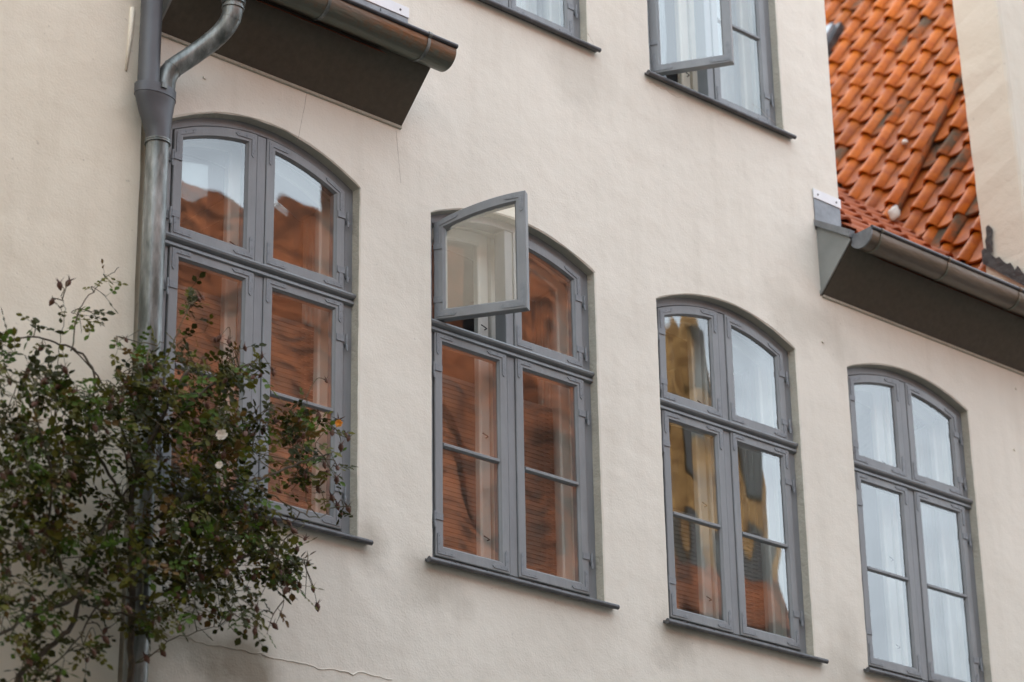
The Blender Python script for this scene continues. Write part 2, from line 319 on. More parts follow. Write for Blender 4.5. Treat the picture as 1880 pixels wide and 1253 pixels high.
# long repair ridge and cracks in the render
def wander(u0, v0, u1, v1, n, amp, r, y=-.001):
    pts = []; a = 0
    for i in range(n+1):
        t = i/n; a = a*.8+random.gauss(0, amp); P = at(u0+(u1-u0)*t, v0+(v1-v0)*t+a, y); pts.append(P)
    return MB().tube(pts, [r*random.uniform(.6, 1.3) for _ in pts], 6)
for a in [((250, 1160, 480, 1200, 30, 3.0, .0022)), ((480, 1200, 720, 1248, 30, 2.2, .0030))]:
    obj('plaster_ridge', wander(*a).mesh('plaster_ridge', M_WALL, smooth=True), W_OBJ)
for a in [(565, 170, 545, 262, 14, 1.6, .0011), (727, 240, 736, 335, 14, 1.0, .0011), (1192, 150, 1250, 182, 16, 2.0, .0012), (1078, 60, 1096, 98, 10, 1.2, .0012),
          (1380, 190, 1440, 235, 12, 1.6, .0010)]:
    obj('crack', wander(*a, y=.0003).mesh('crack', M_CRACK, smooth=True), W_OBJ)
# small repair nail heads
for u, v in ((375, 143), (1865, 714), (1862, 826), (1510, 628)):
    P = at(u, v, 0); obj('nail_head', MB().tube([P+Vector((0, .002, 0)), P+Vector((0, -.008, 0))], .009, 10).mesh('nail_head', M_WALL, smooth=40), W_OBJ)

# ---- windows
def ring_outline(xa, xb, zb, topf, ins, y, n=14):
    a, b = xa+ins, xb-ins
    pts = [(a, y, zb+ins), (b, y, zb+ins)]
    for i in range(n+1):
        x = b+(a-b)*i/n; pts.append((x, y, topf(x)-ins))
    return pts
def L_bracket(d1, d2, ln=.105, wd=.021):
    """flat iron L plate with pointed ends and three screw heads; corner at origin, arms along d1 and d2 (x,z)"""
    d1 = Vector(d1).normalized(); d2 = Vector(d2).normalized()
    mb = MB()
    # inner corner offset
    a1, a2 = d1*ln, d2*ln; tip = wd*.55
    pts = [Vector((0, 0)), a1, a1+d1*tip+d2*wd*.5, a1+d2*wd, (d1+d2)*wd, a2+d1*wd, a2+d2*tip+d1*wd*.5, a2]
    f = [(p.x, -.0035, p.y) for p in pts]; b = [(p.x, .001, p.y) for p in pts]
    mb.loft([b, f]); mb.add(f, [tuple(range(len(f)))])
    for p in (a1*.9+d2*wd*.5, a2*.9+d1*wd*.5, (d1+d2)*wd*.5, a1*.5+d2*wd*.5, a2*.5+d1*wd*.5):
        mb.tube([(p.x, -.003, p.y), (p.x, -.0052, p.y)], .0032, 6)
    return mb
def hinge_mb(side):
    mb = MB()
    mb.box(min(0, -side*.045), max(0, -side*.045), -.004, .003, -.016, .016)
    mb.tube([(side*.012, -.006, .022), (side*.012, -.006, -.026)], .0062, 8)
    mb.tube([(side*.012, -.006, -.026), (side*.012, -.008, -.045), (side*.012, -.010, -.062)], [.0045, .0075, .004], 8)
    mb.box(min(side*.008, side*.034), max(side*.008, side*.034), .0, .008, -.034, -.022)
    return mb
def make_window(k, open_left=False, open_low=False, curtain=False, blind=True, label=None):
    x, w_, zs, zb, rise = WINS[k]
    s = w_/1.115; H = zs-zb
    dz = -1.775+H if H else 0
    topf = lambda X: rise*(1-(2*X/w_-1)**2)
    T = Matrix.Translation((x, 0, zs+Z0)); rd = random.Random(k*7+3)
    bot = -H
    YF = .055                                                     # frame front
    fr = MB()
    # jambs, bottom rail, mullion, transom; then the arched head
    fr.box(0, .052*s, YF, .13, bot, 0.0, .003)
    fr.box(w_-.052*s, w_, YF, .13, bot, 0.0, .003)
    fr.box(.052*s, w_-.052*s, YF+.001, .13, bot, bot+.040, .003)
    cm = w_/2
    fr.box(cm-.026, cm+.026, YF-.003, .13, bot+.04, -.600, .003)
    fr.box(cm-.026, cm+.026, YF-.003, .13, -.546, topf(cm)-.05, .003)
    fr.box(.052*s, w_-.052*s, YF+.002, .13, -.600, -.546)
    n = 28; up = []; lo = []
    for i in range(n+1):
        X = w_*i/n; X2 = .052*s+(w_-.104*s)*i/n
        up.append((X, topf(X)+.004)); lo.append((X2, topf(X2)-.046))
    fr.loft([[(a, .13, b) for a, b in up], [(a, YF-.001, b) for a, b in up], [(a, YF-.001, b+.003) for a, b in lo], [(a, YF+.002, b) for a, b in lo], [(a, .13, b) for a, b in lo]], False)
    win = obj('window', fr.mesh('window_frame', M_FRAME, smooth=35), house, T)
    if label: win['label'] = label
    # transom moulding with a roll
    prof = [(YF+.004, -.541), (.036, -.545), (.026, -.551), (.022, -.560), (.026, -.569), (.036, -.575), (.047, -.578), (.040, -.583), (.036, -.590), (.036, -.599), (.044, -.604), (YF+.004, -.606)]
    obj('transom_moulding', MB().prism(prof, .003, w_-.003).mesh('transom_moulding', M_FRAME, smooth=35), win)
    # sill with a rolled front edge
    sl = MB(); x0, x1 = -.05, w_+.055
    prof = [(.052, bot+.004), (-.026, bot-.014), (-.026, bot-.021), (.052, bot-.004)]
    sl.prism(prof, .001, w_-.001)
    prof = [(-.001, bot-.006), (-.026, bot-.013), (-.026, bot-.021), (-.001, bot-.018)]
    sl.prism(prof, x0, x1)
    sl.tube([(x0, -.034, bot-.018), (x1, -.034, bot-.018)], .0125, 12)
    sl.tube([(x0-.004, -.034, bot-.018), (x0, -.034, bot-.018)], .0145, 12)
    obj('sill', sl.mesh('sill', M_SILL, smooth=40), win)
    # casements
    xa, xb = .056*s, cm-.0285; xc, xd = cm+.0285, w_-.056*s
    lowtop = lambda X: -.594
    uptop = lambda X: topf(X)-.0495
    for (a, b, zbot, tf, row, side) in [(xa, xb, bot+.043, lowtop, 0, -1), (xc, xd, bot+.043, lowtop, 0, 1), (xa, xb, -.543, uptop, 1, -1), (xc, xd, -.543, uptop, 1, 1)]:
        opened = (side == -1 and ((row == 1 and open_left) or (row == 0 and open_low)))
        yf = YF-.009; hx = a if side == -1 else b; hy = yf+.004
        th = math.radians(-58.5) if opened else rd.uniform(-.004, .004)
        PL = Matrix.Translation((hx, hy, 0)) @ Matrix.Rotation(th, 4, 'Z') @ Matrix.Translation((-hx, -hy, 0))
        rings = [(0, yf+.045), (0, yf+.003), (.003, yf), (.047, yf), (.049, yf+.004), (.057, yf+.013), (.057, yf+.045)]
        mb = MB(); mb.loft([ring_outline(a, b, zbot, tf, i_, y_) for i_, y_ in rings], True, False, True)
        obj('casement', mb.mesh('casement', M_FRAMEN, smooth=30), win, PL)
        # pane(s) and glazing bar
        g0 = ring_outline(a, b, zbot, tf, .053, yf+.016)
        if row == 0:
            mz = bot+.61
            top_ = tf(0)-.053; bo = zbot+.053
            for z1, z2 in ((bo, mz-.004), (mz+.004, top_)):
                obj('pane', MB().box(a+.053, b-.053, yf+.016, yf+.019, z1, z2).mesh('pane', M_GLASS), win, PL)
            bar = MB().prism([(yf+.03, mz-.012), (yf+.012, mz-.013), (yf+.001, mz-.006), (yf+.001, mz+.006), (yf+.012, mz+.013), (yf+.03, mz+.012)], a+.0565, b-.0565)
            obj('glazing_bar', bar.mesh('glazing_bar', M_FRAMEN, smooth=20), win, PL)
        else:
            g1 = [(p[0], p[1]+.003, p[2]) for p in g0]; mb = MB().loft([g0, g1], True, True)
            obj('pane', mb.mesh('pane', M_GLASS), win, PL)
        # corner irons
        e = .0045; q = .012
        for cx_, sx in ((a+q, 1), (b-q, -1)):
            for top in (0, 1):
                zc = tf(cx_)-q if top else zbot+q
                slope = (tf(cx_+sx*.06)-tf(cx_))/.06 if top else 0
                d1 = (sx, slope); d2 = (0, -1 if top else 1)
                ln = .085+.03*rd.random()
                br = L_bracket(d1, d2, ln).mesh('corner_bracket', M_IRON)
                obj('corner_bracket', br, win, PL @ Matrix.Translation((cx_, yf, zc)))
        # hinges
        hgt = tf(hx)-zbot
        for zf in (zbot+hgt*(.17 if row == 0 else .2), zbot+hgt*(.83 if row == 0 else .75)):
            obj('hinge', hinge_mb(side).mesh('hinge', M_IRON, smooth=40), win, PL @ Matrix.Translation((hx, yf-.001, zf)))
    # stay hooks on the bottom rail
    for hx0, hx1 in ((.165, .37), (.66, .86)):
        zz = bot+.026; yy = YF-.008
        pth = [(hx0*s+.016*math.cos(t), yy-.004, zz+.008*math.sin(t)) for t in [i*math.pi/5 for i in range(10)]]
        m1 = MB().tube(pth, .0022, 5); m1.tube([(hx0*s, yy+.008, zz), (hx0*s, yy-.006, zz)], .005, 7)
        pts = [(hx0*s+.01, yy-.006, zz+.002), (hx0*s+.03, yy-.008, zz-.006), (hx1*s-.02, yy-.008, zz-.010), (hx1*s-.006, yy-.010, zz-.008), (hx1*s, yy-.016, zz+.006), (hx1*s+.006, yy-.008, zz+.010)]
        m1.tube(pts, .0028, 6); m1.tube([(hx1*s+.006, yy+.008, zz+.002), (hx1*s+.006, yy-.006, zz+.002)], .005, 7)
        obj('stay_hook', m1.mesh('stay_hook', M_BARE, smooth=50), win)
    # inner side: splayed lining, second window behind, room
    lin = MB(); o1 = [(a_, .13, b_) for a_, b_ in [(p[0]-0, p[1]) for p in [(q_[0], q_[1]-Z0) for q_ in outline(0, w_, 0, bot, rise, e=-.02)]]]
    o2 = [(p[0], .20, p[2]) for p in o1]; cxx, czz = w_/2, (bot+rise)/2
    o3 = [(cxx+(p[0]-cxx)*1.04, .30, czz+(p[2]-czz)*1.01) for p in o1]; o4 = [(cxx+(p[0]-cxx)*1.12, .50, czz+(p[2]-czz)*1.02) for p in o1]
    lin.loft([o1, o2, o3, o4])
    # vertical board grooves on the right-hand lining
    for yq in (.24, .30, .36, .42):
        X = w_*1.0+(yq-.2)*.17; lin.box(X-.035, X-.020, yq, yq+.022, bot+.05, -.02)
    obj('inner_lining', lin.mesh('inner_lining', M_WHITE), win)
    YI = .20
    for side, (a, b) in ((-1, (.022, cm-.012)), (1, (cm+.012, w_-.022))):
        tf2 = lambda X: topf(X)-.03
        rings = [(0, YI+.04), (0, YI), (.052, YI), (.060, YI+.008), (.060, YI+.04)]
        mb = MB(); mb.loft([ring_outline(a, b, bot+.03, tf2, i_, y_) for i_, y_ in rings], True, False, True)
        PLi = Matrix.Identity(4)
        if side == -1 and (open_left and k == 1 or open_low):
            PLi = Matrix.Identity(4)
        obj('inner_casement', mb.mesh('inner_casement', M_CREAM if open_low else M_WHITE, smooth=30), win, PLi)
        g0 = ring_outline(a, b, bot+.03, tf2, .058, YI+.012); g1 = [(p[0], p[1]+.003, p[2]) for p in g0]
        obj('inner_pane', MB().loft([g0, g1], True, True).mesh('inner_pane', M_GLASSI), win, PLi)
        # espagnolette handles on the inner window
        for zc in (-.42, -1.0, bot+.25):
            X = b-.026 if side == -1 else a+.026
            if side == -1:
                obj('handle', MB().tube([(X, YI-.001, zc), (X, YI-.018, zc), (X-.012, YI-.022, zc+.002), (X-.04, YI-.022, zc+.010)], .0032, 6).mesh('handle', M_BARE, smooth=50), win, PLi)
    if blind:
        bl = MB(); z = bot+.05; ztop = rise-.35 if blind == 1 else blind
        while z < ztop:
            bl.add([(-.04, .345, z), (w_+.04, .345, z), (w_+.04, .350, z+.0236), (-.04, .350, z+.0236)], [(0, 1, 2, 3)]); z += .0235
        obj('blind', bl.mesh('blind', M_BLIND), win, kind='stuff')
    if curtain:
        cu = MB()
        for x0, x1 in curtain:
            pts = []; nn = int((x1-x0)/.008)
            for i in range(nn+1):
                X = x0+(x1-x0)*i/nn; pts.append((X, .33+.018*math.sin(X*95+math.sin(X*31)*1.5)))
            r0 = [(a_, b_, bot+.02) for a_, b_ in pts]; r1 = [(a_, b_*1.0+.004, rise-.02) for a_, b_ in pts]
            cu.loft([r0, r1], False)
        obj('curtain', cu.mesh('curtain', M_CURT, smooth=True), win)
    rm = MB(); xa_, xb_, za, zb_ = -.20, w_+.20, bot-.35, rise+.15
    rm.add([(xa_, .5, za), (xb_, .5, za), (xb_, .5, zb_), (xa_, .5, zb_), (xa_, 2.4, za), (xb_, 2.4, za), (xb_, 2.4, zb_), (xa_, 2.4, zb_)],
           [(0, 1, 5, 4), (1, 2, 6, 5), (2, 3, 7, 6), (3, 0, 4, 7), (4, 5, 6, 7)])
    hole = [(p[0], p[2]) for p in o4]
    rm.poly([(xa_, za), (xb_, za), (xb_, zb_), (xa_, zb_)], [hole], lambda a_, b_: (a_, .5, b_))
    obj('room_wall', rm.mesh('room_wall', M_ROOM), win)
    return win
make_window(0, blind=-.62)
make_window(1, open_left=True, blind=-.66, label='arched window with its upper left casement standing open')
make_window(2, blind=-1.0)
make_window(3, blind=0, curtain=[(.98, 1.08)])
make_window(4, blind=0, curtain=[(.15, 1.06)])
make_window(5, open_low=True, blind=0, curtain=[(.02, .26), (.66, 1.08)], label='upper window with its lower left casement standing open')

# ---- eaves, soffits, gutters
def eave(x0, x1, dz, cheek_at):
    z = Z0+dz; out = (-.235, z+.64)
    soff = MB().prism([(-.001, z+.385), (-.001, z+.405), (-.235, z+.655), (-.242, z+.64)], x0, x1)
    obj('soffit', soff.mesh('soffit', M_SOFFIT), house)
    obj('soffit_bead', MB().prism([(-.0005, z+.377), (-.012, z+.380), (-.014, z+.392), (-.0005, z+.384)], x0, x1).mesh('soffit_bead', M_REVEAL), house)
    obj('fascia_board', MB().prism([(-.236, z+.645), (-.236, z+.70), (-.215, z+.72), (-.20, z+.66)], x0, x1).mesh('fascia_board', M_SOFFIT), house)
    for xc in cheek_at:
        ck = MB(); p = [(-.001, z+.405), (-.238, z+.655), (-.238, z+.672), (-.001, z+.84)]
        ck.prism(p, xc-.004, xc+.016)
        obj('eave_cheek', ck.mesh('eave_cheek', M_CHEEK), house)
        tr = MB().prism([(-.001, z+.385), (-.242, z+.640), (-.250, z+.650), (-.232, z+.662), (-.001, z+.415)], xc-.012, xc-.002)
        obj('cheek_trim', tr.mesh('cheek_trim', M_CHEEK), house)
        cap = MB().prism([(-.001, z+.822), (-.001, z+.862), (-.26, z+.705), (-.25, z+.665)], xc-.022, xc+.02)
        obj('cheek_capping', cap.mesh('cheek_capping', M_ZINC), house)
def gutter(x0, x1, dz, brackets, caps, m):
    z = Z0+dz+.672; yc = -.305; r = .080
    ang = [math.radians(a) for a in range(180, 361, 12)]
    o_ = [(yc+r*math.cos(a), z+r*math.sin(a)) for a in ang]; i_ = [(yc+(r-.003)*math.cos(a), z+(r-.003)*math.sin(a)) for a in ang][::-1]
    g = MB().prism([(yc-r, z+.012)]+o_+[(yc+r, z+.02), (yc+r-.003, z+.02)]+i_+[(yc-r+.003, z+.012)], x0, x1)
    G = obj('gutter', g.mesh('gutter', m, smooth=40), house)
    obj('gutter_rim', MB().tube([(x0, yc-r-.002, z+.020), (x1, yc-r-.002, z+.020)], .0125, 10).mesh('gutter_rim', M_RIM, smooth=60), G)
    for xb_ in brackets:
        pr = [(yc+(r+.004)*math.cos(a), z+(r+.004)*math.sin(a)) for a in ang]; pi = [(yc+(r-.0005)*math.cos(a), z+(r-.0005)*math.sin(a)) for a in ang][::-1]
        b_ = MB().prism(pr+pi, xb_-.009, xb_+.009)
        b_.tube([(xb_-.009, yc-r-.002, z+.020), (xb_+.009, yc-r-.002, z+.020)], .016, 10)
        obj('gutter_bracket', b_.mesh('gutter_bracket', M_PIPE if m is M_BRONZE else M_BRONZE, smooth=40), G)
    for xc in caps:
        d = [(yc+(r+.003)*math.cos(a), z+(r+.003)*math.sin(a)) for a in ang]+[(yc+r+.003, z+.025), (yc+.02, z+.016), (yc-r, z+.022)]
        obj('gutter_end_cap', MB().prism(d, xc-.006, xc+.006).mesh('gutter_end_cap', M_ZINC, smooth=40), G)
    return G
eave(XL+.01, -.20, .02, [XL+.012])
GL = gutter(XL+.02, -.165, .02, [-.34, -.95, -1.55], [], M_BRONZE)
eave(2.925, XR, 0, [2.92])
M_GUTR = mat('brown_zinc_gutter', (.11, .085, .06), (.17, .14, .11), rough=.38, scale=4, metal=.4, bump=.002, bscale=30, stretch=(.5, 2.5, 2.5), c3=(.25, .24, .22))
GR = gutter(2.935, XR, -.005, [3.02, 3.62, 4.29, 5.0, 5.8], [2.935], M_GUTR)
def flashing(x0, x1, z0, z1, st):
    f = MB().box(x0, x1, -.006, -.001, Z0+z0, Z0+z1, .001)
    F = obj('zinc_flashing', f.mesh('zinc_flashing', M_ZINC), house)
    obj('aluminium_strip', MB().box(x0-.004, x1+.004, -.011, -.0065, Z0+z1-st, Z0+z1+.004, .001).mesh('aluminium_strip', M_ALU), F)
    for k in range(2):
        X = x0+(x1-x0)*(.14+.7*k); obj('screw', MB().tube([(X, -.011, Z0+z1-st*.5), (X, -.014, Z0+z1-st*.5)], .006, 8).mesh('screw', M_BARE), F)
    return F
flashing(2.905, 3.136, .80, 1.055, .055)
F = flashing(-.50, -.155, .70, 1.095, .055)
obj('flashing_seam', MB().box(-.335, -.329, -.012, -.0062, Z0+.70, Z0+1.03).mesh('flashing_seam', M_ZINC), F)
# swan-neck from the left gutter, hopper and downpipe
pth = [(-1.445, -.305, Z0+.66), (-1.445, -.305, Z0+.56), (-1.446, -.303, Z0+.48), (-1.450, -.295, Z0+.43), (-1.463, -.27, Z0+.385), (-1.485, -.24, Z0+.345), (-1.52, -.20, Z0+.30),
       (-1.57, -.155, Z0+.245), (-1.61, -.13, Z0+.205), (-1.640, -.112, Z0+.17), (-1.655, -.103, Z0+.13), (-1.660, -.10, Z0+.08), (-1.661, -.10, Z0+.03)]
def smooth_path(p, n=4):
    p = [Vector(q) for q in p]; out = []
    for i in range(len(p)-1):
        a, b, c, d = p[max(i-1, 0)], p[i], p[i+1], p[min(i+2, len(p)-1)]
        for k in range(n):
            t = k/n; out.append(.5*((2*b)+(c-a)*t+(2*a-5*b+4*c-d)*t*t+(3*b-a-3*c+d)*t**3))
    return out+[p[-1]]
sp = smooth_path(pth)
S = obj('swan_neck_pipe', MB().tube(sp, .046, 20).mesh('swan_neck_pipe', M_PIPE, smooth=60), house)
def collar(i, r=.0485, wd=.006):
    p = sp[i]; t = (sp[i+1]-sp[i-1]).normalized()
    obj('pipe_seam', MB().tube([p-t*wd, p+t*wd], r, 20).mesh('pipe_seam', M_PIPE, smooth=40), S)
for i in (22, 35, 12): collar(i, .0475, .003)
obj('pipe_socket', MB().tube([(-1.445, -.305, Z0+.50), (-1.445, -.305, Z0+.62)], .054, 20).mesh('pipe_socket', M_PIPE, smooth=40), S)
collar(6, .057, .004); collar(8, .052, .005)
def oval(cx, cy, rx, ry, z, n=24): return [(cx+rx*math.cos(2*math.pi*i/n), cy+ry*math.sin(2*math.pi*i/n), z) for i in range(n)]
hp = MB().loft([oval(-1.715, -.105, .100, .060, Z0+.055), oval(-1.715, -.105, .102, .062, Z0+.05), oval(-1.715, -.105, .102, .062, Z0+.0), oval(-1.714, -.105, .098, .058, Z0-.012),
                oval(-1.708, -.104, .084, .057, Z0-.07), oval(-1.697, -.103, .066, .055, Z0-.13), oval(-1.690, -.102, .056, .054, Z0-.17), oval(-1.689, -.102, .054, .054, Z0-.21)], True, True)
D = obj('downpipe', MB().tube([(-1.689, -.102, Z0-.19-.55*i) for i in range(13)], .0515, 24).mesh('downpipe', M_PIPE, smooth=60), house)
obj('hopper', hp.mesh('hopper', M_PIPED, smooth=40), D)
obj('hopper_band', MB().loft([oval(-1.715, -.105, .105, .065, Z0+.052), oval(-1.715, -.105, .105, .065, Z0+.006)], True, True).mesh('hopper_band', M_PIPED, smooth=40), D)
obj('hopper_clip', MB().box(-1.728, -1.70, -.178, -.168, Z0+.03, Z0+.056).mesh('hopper_clip', M_PIPE), D)
for zc in (Z0-.205, Z0-.215): obj('pipe_clamp', MB().tube([(-1.689, -.102, zc-.003), (-1.689, -.102, zc+.004)], .059, 24).mesh('pipe_clamp', M_PIPE, smooth=40), D)
for zc in (Z0-1.6, Z0-3.1): obj('pipe_clamp', MB().tube([(-1.689, -.102, zc-.012), (-1.689, -.102, zc+.012)], .056, 24).mesh('pipe_clamp', M_PIPE, smooth=40), D)

# ---- tiles
def tile_mesh(name, m, wd=.225, ln=.37, seed=0, rollh=.044):
    r = random.Random(seed); n = 18; top = []
    prof = []
    for i in range(n+1):
        t = i/n; X = t*wd*1.10
        if t < .62: h = .010-.017*math.sin(math.pi*t/.62)**.7
        else: h = .010+rollh*math.sin(math.pi*(t-.62)/.38)**.8
        prof.append((X, h))
    warp = r.uniform(-.003, .003)
    def ring(v, dz, sh=0): return [(X+sh, v, h+dz+warp*(X/wd)) for X, h in prof]
    rings = [ring(ln, -.014), ring(ln*.5, .004), ring(.05, .018), ring(.002, .022), ring(0, .026), ring(0, .036), ring(.004, .041), ring(ln*.5, .022), ring(ln, 0)]
    mb = MB().loft(rings, False); 
    return mb.mesh(name, m, smooth=50)
TM = [tile_mesh('roof_tile', M_TILE, wd=.24, ln=.385, seed=i, rollh=.05) for i in range(4)]; TD = [tile_mesh('roof_tile', M_TILED, wd=.24, ln=.385, seed=9+i, rollh=.05) for i in range(2)]; TF = [tile_mesh('roof_tile', M_TILEF, seed=20+i, rollh=.022) for i in range(2)]
def tile_frame(U_, V_):                     # across, up-slope
    Nn = U_.cross(V_).normalized()
    if Nn.z < 0: Nn = -Nn
    return Matrix((U_, V_, Nn)).transposed()
def bake_tiles(name, mats, meshes, parent, m, **kw):
    mb = MB()
    for me, mt in zip(meshes, mats):
        mb.add([mt @ v.co for v in me.vertices], [tuple(p.vertices) for p in me.polygons])
    return obj(name, mb.mesh(name, m, smooth=50), parent, kind='stuff')
# main roof right of the raised bay
MS = .86; eyy, ezz = -.30, Z0+.605
pm = math.atan(MS); Vm = Vector((0, math.cos(pm), math.sin(pm))); Um = Vector((1, 0, 0)); Fm = tile_frame(Um, Vm)
n1 = Vector((0, -MS, 1)); k1 = n1.dot(Vector((0, eyy, ezz)))
Bp = on_plane(1716, 472, n1, k1)
PC = math.radians(57); n2 = Vector((-math.tan(PC), 0, 1)); k2 = n2.dot(Bp)
roof_d = MB().add([(3.14, eyy+.03, ezz-.02), (XR, eyy+.03, ezz-.02), (XR, 4.2, ezz-.03+MS*(4.2-eyy-.03)), (3.14, 4.2, ezz-.03+MS*(4.2-eyy-.03))], [(0, 1, 2, 3)])
R1 = obj('roof', roof_d.mesh('roof_deck', M_TILEF), house)
rows = 12; rt = random.Random(5)
for j in range(rows):
    for i in range(11):
        P = Vector((3.15+i*.225, eyy, ezz))+Vm*(j*.30)
        C_ = P+Vm*.15+Um*.11
        if n2.dot(C_)-k2 < -.30: continue    # inside the cross roof
        mt = (Fm.copy()).to_4x4(); mt.translation = P+Vector((rt.uniform(-.003, .003), 0, rt.uniform(0, .004)))
        obj('roof_tile', rt.choice(TF), R1, mt)
# left roof above the left gutter (hidden behind it)
mats = []; 
for j in range(8):
    for i in range(6):
        mt = Fm.copy().to_4x4(); mt.translation = Vector((XL+.02+i*.2-.02, eyy, ezz+.02))+Vm*(j*.3); mats.append(mt)
R0 = obj('roof', MB().add([(XL, eyy+.03, ezz-.01), (-.51, eyy+.03, ezz-.01), (-.51, 3, ezz+MS*(3-eyy-.03)), (XL, 3, ezz+MS*(3-eyy-.03))], [(0, 1, 2, 3)]).mesh('roof_deck', M_TILEF), house)
bake_tiles('tile_courses', mats, [TF[0]]*len(mats), R0, M_TILEF)

# ------------------------------------------------------------------ cross-roofed house behind
Bx, By, Bz = Bp
rear = empty('rear_house', (7, 4, 0), 'steep bright orange pantiled roof rising behind the gutter on the right', 'house')
rear_l = rear.location
Vc = Vector((math.cos(PC), 0, math.sin(PC))); Uc = Vector((0, -1, 0)); Fc = tile_frame(Uc, Vc)
# deck in local coordinates
o0 = Vector((Bx-1.6, 0, Bz-1.6*math.tan(PC)))
def RP(y, s_, off=0):
    Nn = Vector((-math.sin(PC), 0, math.cos(PC))); return Vector((o0.x, y, o0.z))+Vc*s_+Nn*off
deck = MB().add([RP(.17, 1.2, -.11)-rear_l, RP(7, 0, -.11)-rear_l, RP(7, 11, -.11)-rear_l, RP(.17, 11, -.11)-rear_l], [(0, 1, 2, 3)])
RD = obj('roof', deck.mesh('roof_deck', M_LEAD), rear)
gw = MB(); a = RP(.45, 1.6, -.10); b = RP(.45, 11, -.10)
gw.add([Vector(p)-rear_l for p in [(a.x, .45, 0), (b.x+4, .45, 0), (b.x+4, .45, b.z-4), tuple(b), tuple(a)]], [(0, 1, 2, 3, 4)])
obj('wall', gw.mesh('wall', M_TOWER), rear)
cand = []
seam = None
for i in range(0, 28):
    for j in range(0, 36):
        y = .40+i*.24
        right = y < 0
        # a joint between two tile fields, the right one lying a little lower
        P0 = RP(y, j*.315)
        cand.append((i, j, P0))
vis = []
# seam column index from the photo: line through pixels (1745,110)-(1640,385)
Sp = on_plane(1690, 250, n2, k2); ys = Sp.y
for i, j, P0 in cand:
    y = P0.y; rf = y <= ys
    P = P0+(Vc*-.13 if rf else Vector((0, 0, 0)))
    Nn = Vector((-math.sin(PC), 0, math.cos(PC)))
    P = P-Nn*(.050 if rf else 0)
    c_ = P+Vc*.157-Vector((0, .12, 0))
    if n1.dot(c_)-k1 < -.16: continue
    u, v = pix(c_)
    if 1420 < u < 1900 and -160 < v < 640: d = 0
    else: d = math.hypot(min(abs(u-1660), 2000), v-250)
    vis.append((d, i, j, P, rf))
vis.sort(key=lambda t: t[0]); rt = random.Random(11)
shown = [t for t in vis if t[0] == 0][:299]; rest = [t for t in vis if t not in shown and t[0] < 1200]
sky_c = on_plane(1533, 100, n2, k2)
rm_, rmesh = [], []
def near_sky(P): 
    c_ = P+Vc*.15-Vector((0, .11, 0)); return False
for d, i, j, P, rf in shown:
    mt = Fc.copy().to_4x4() @ Matrix.Rotation(rt.gauss(0, .012), 4, 'Z') @ Matrix.Rotation(rt.gauss(0, .014), 4, 'X')
    mt.translation = P-rear_l+Vector((0, rt.gauss(0, .003), rt.uniform(0, .006)))
    darkp = .07 if not rf else .14
    obj('roof_tile', rt.choice(TD) if rt.random() < darkp else rt.choice(TM), RD, mt)
for d, i, j, P, rf in rest:
    mt = Fc.copy().to_4x4(); mt.translation = P-rear_l; rm_.append(mt); rmesh.append(TM[0])
bake_tiles('tile_courses', rm_, rmesh, RD, M_TILE)
# long roll along the joint between the two fields
Nn = Vector((-math.sin(PC), 0, math.cos(PC)))
js = [i for d, i, j, P, rf in vis if not rf]; yj = .40+min(js)*.24
pts = [Vector((o0.x, yj-.247, o0.z))+Vc*s_*.25+Nn*.012 for s_ in range(0, 44)]
obj('joint_roll', MB().tube([p-rear_l for p in pts], .030, 8).mesh('joint_roll', M_TILED, smooth=60), RD)
# roof light at the left edge
mt = Fc.copy().to_4x4(); mt.translation = sky_c-rear_l
sk = obj('skylight', MB().box(-.75, -.02, -.42, .38, -.02, .09).mesh('skylight', M_LEAD), rear, mt)
obj('skylight_frame', MB().box(-.75, -.06, -.36, .34, .091, .13).mesh('skylight_frame', M_ZINC), sk)
obj('skylight_pane', MB().box(-.70, -.14, -.28, .26, .131, .136).mesh('skylight_pane', M_GLASS), sk)
# mortar lumps lodged on the tiles
def lump(c_, s_, seed):
    r = random.Random(seed); bm = bmesh.new(); bmesh.ops.create_icosphere(bm, subdivisions=3, radius=1)
    from mathutils import noise
    for v in bm.verts:
        v.co *= 1+.35*noise.noise(v.co*1.6+Vector((seed, 0, 0))); v.co.x *= s_[0]; v.co.y *= s_[1]; v.co.z *= s_[2]; v.co += c_
    me = bpy.data.meshes.new('mortar_lump'); bm.to_mesh(me); bm.free(); me.materials.append(M_MORTAR); me.shade_smooth(); return me
P = on_plane(1650, 402, n2, k2); obj('mortar_lump', lump(P-rear_l+Nn*.05, (.032, .045, .055), 3), RD)
P = on_plane(1670, 272, n2, k2); obj('mortar_lump', lump(P-rear_l+Nn*.06, (.02, .022, .018), 5), RD)

# ------------------------------------------------------------------ whitewashed stack on the right
XS, YF_, YB_ = 4.70, -.20, .145
tw = empty('chimney_stack', (6, 1, Z0), 'broad whitewashed chimney stack rising at the right edge beside the orange roof', 'chimney')
l = tw.location; tb = MB(); rings = []
for i in range(26):
    z = Z0+.75+i*.13; lean = -(z-Z0-1.4)*.045; j1, j2 = random.gauss(0, .003), random.gauss(0, .003)
    rr = .012
    rings.append([Vector(p)-l for p in [(XS+lean+j1, YB_, z), (XS+lean+j2*.5, YF_+rr*2, z), (XS+lean+rr*.6+j2, YF_+rr*.6, z), (XS+lean+rr*2, YF_, z), (XS+.22, YF_-.0, z), (XS+.25, YF_+.03, z), (XS+.29, YF_+.03, z), (XS+.32, YF_, z), (XS+1.5, YF_, z), (XS+1.5, YB_, z)]])
tb.loft(rings, True, True)
obj('stack_body', tb.mesh('stack_body', M_TOWER), tw)
lf = MB()
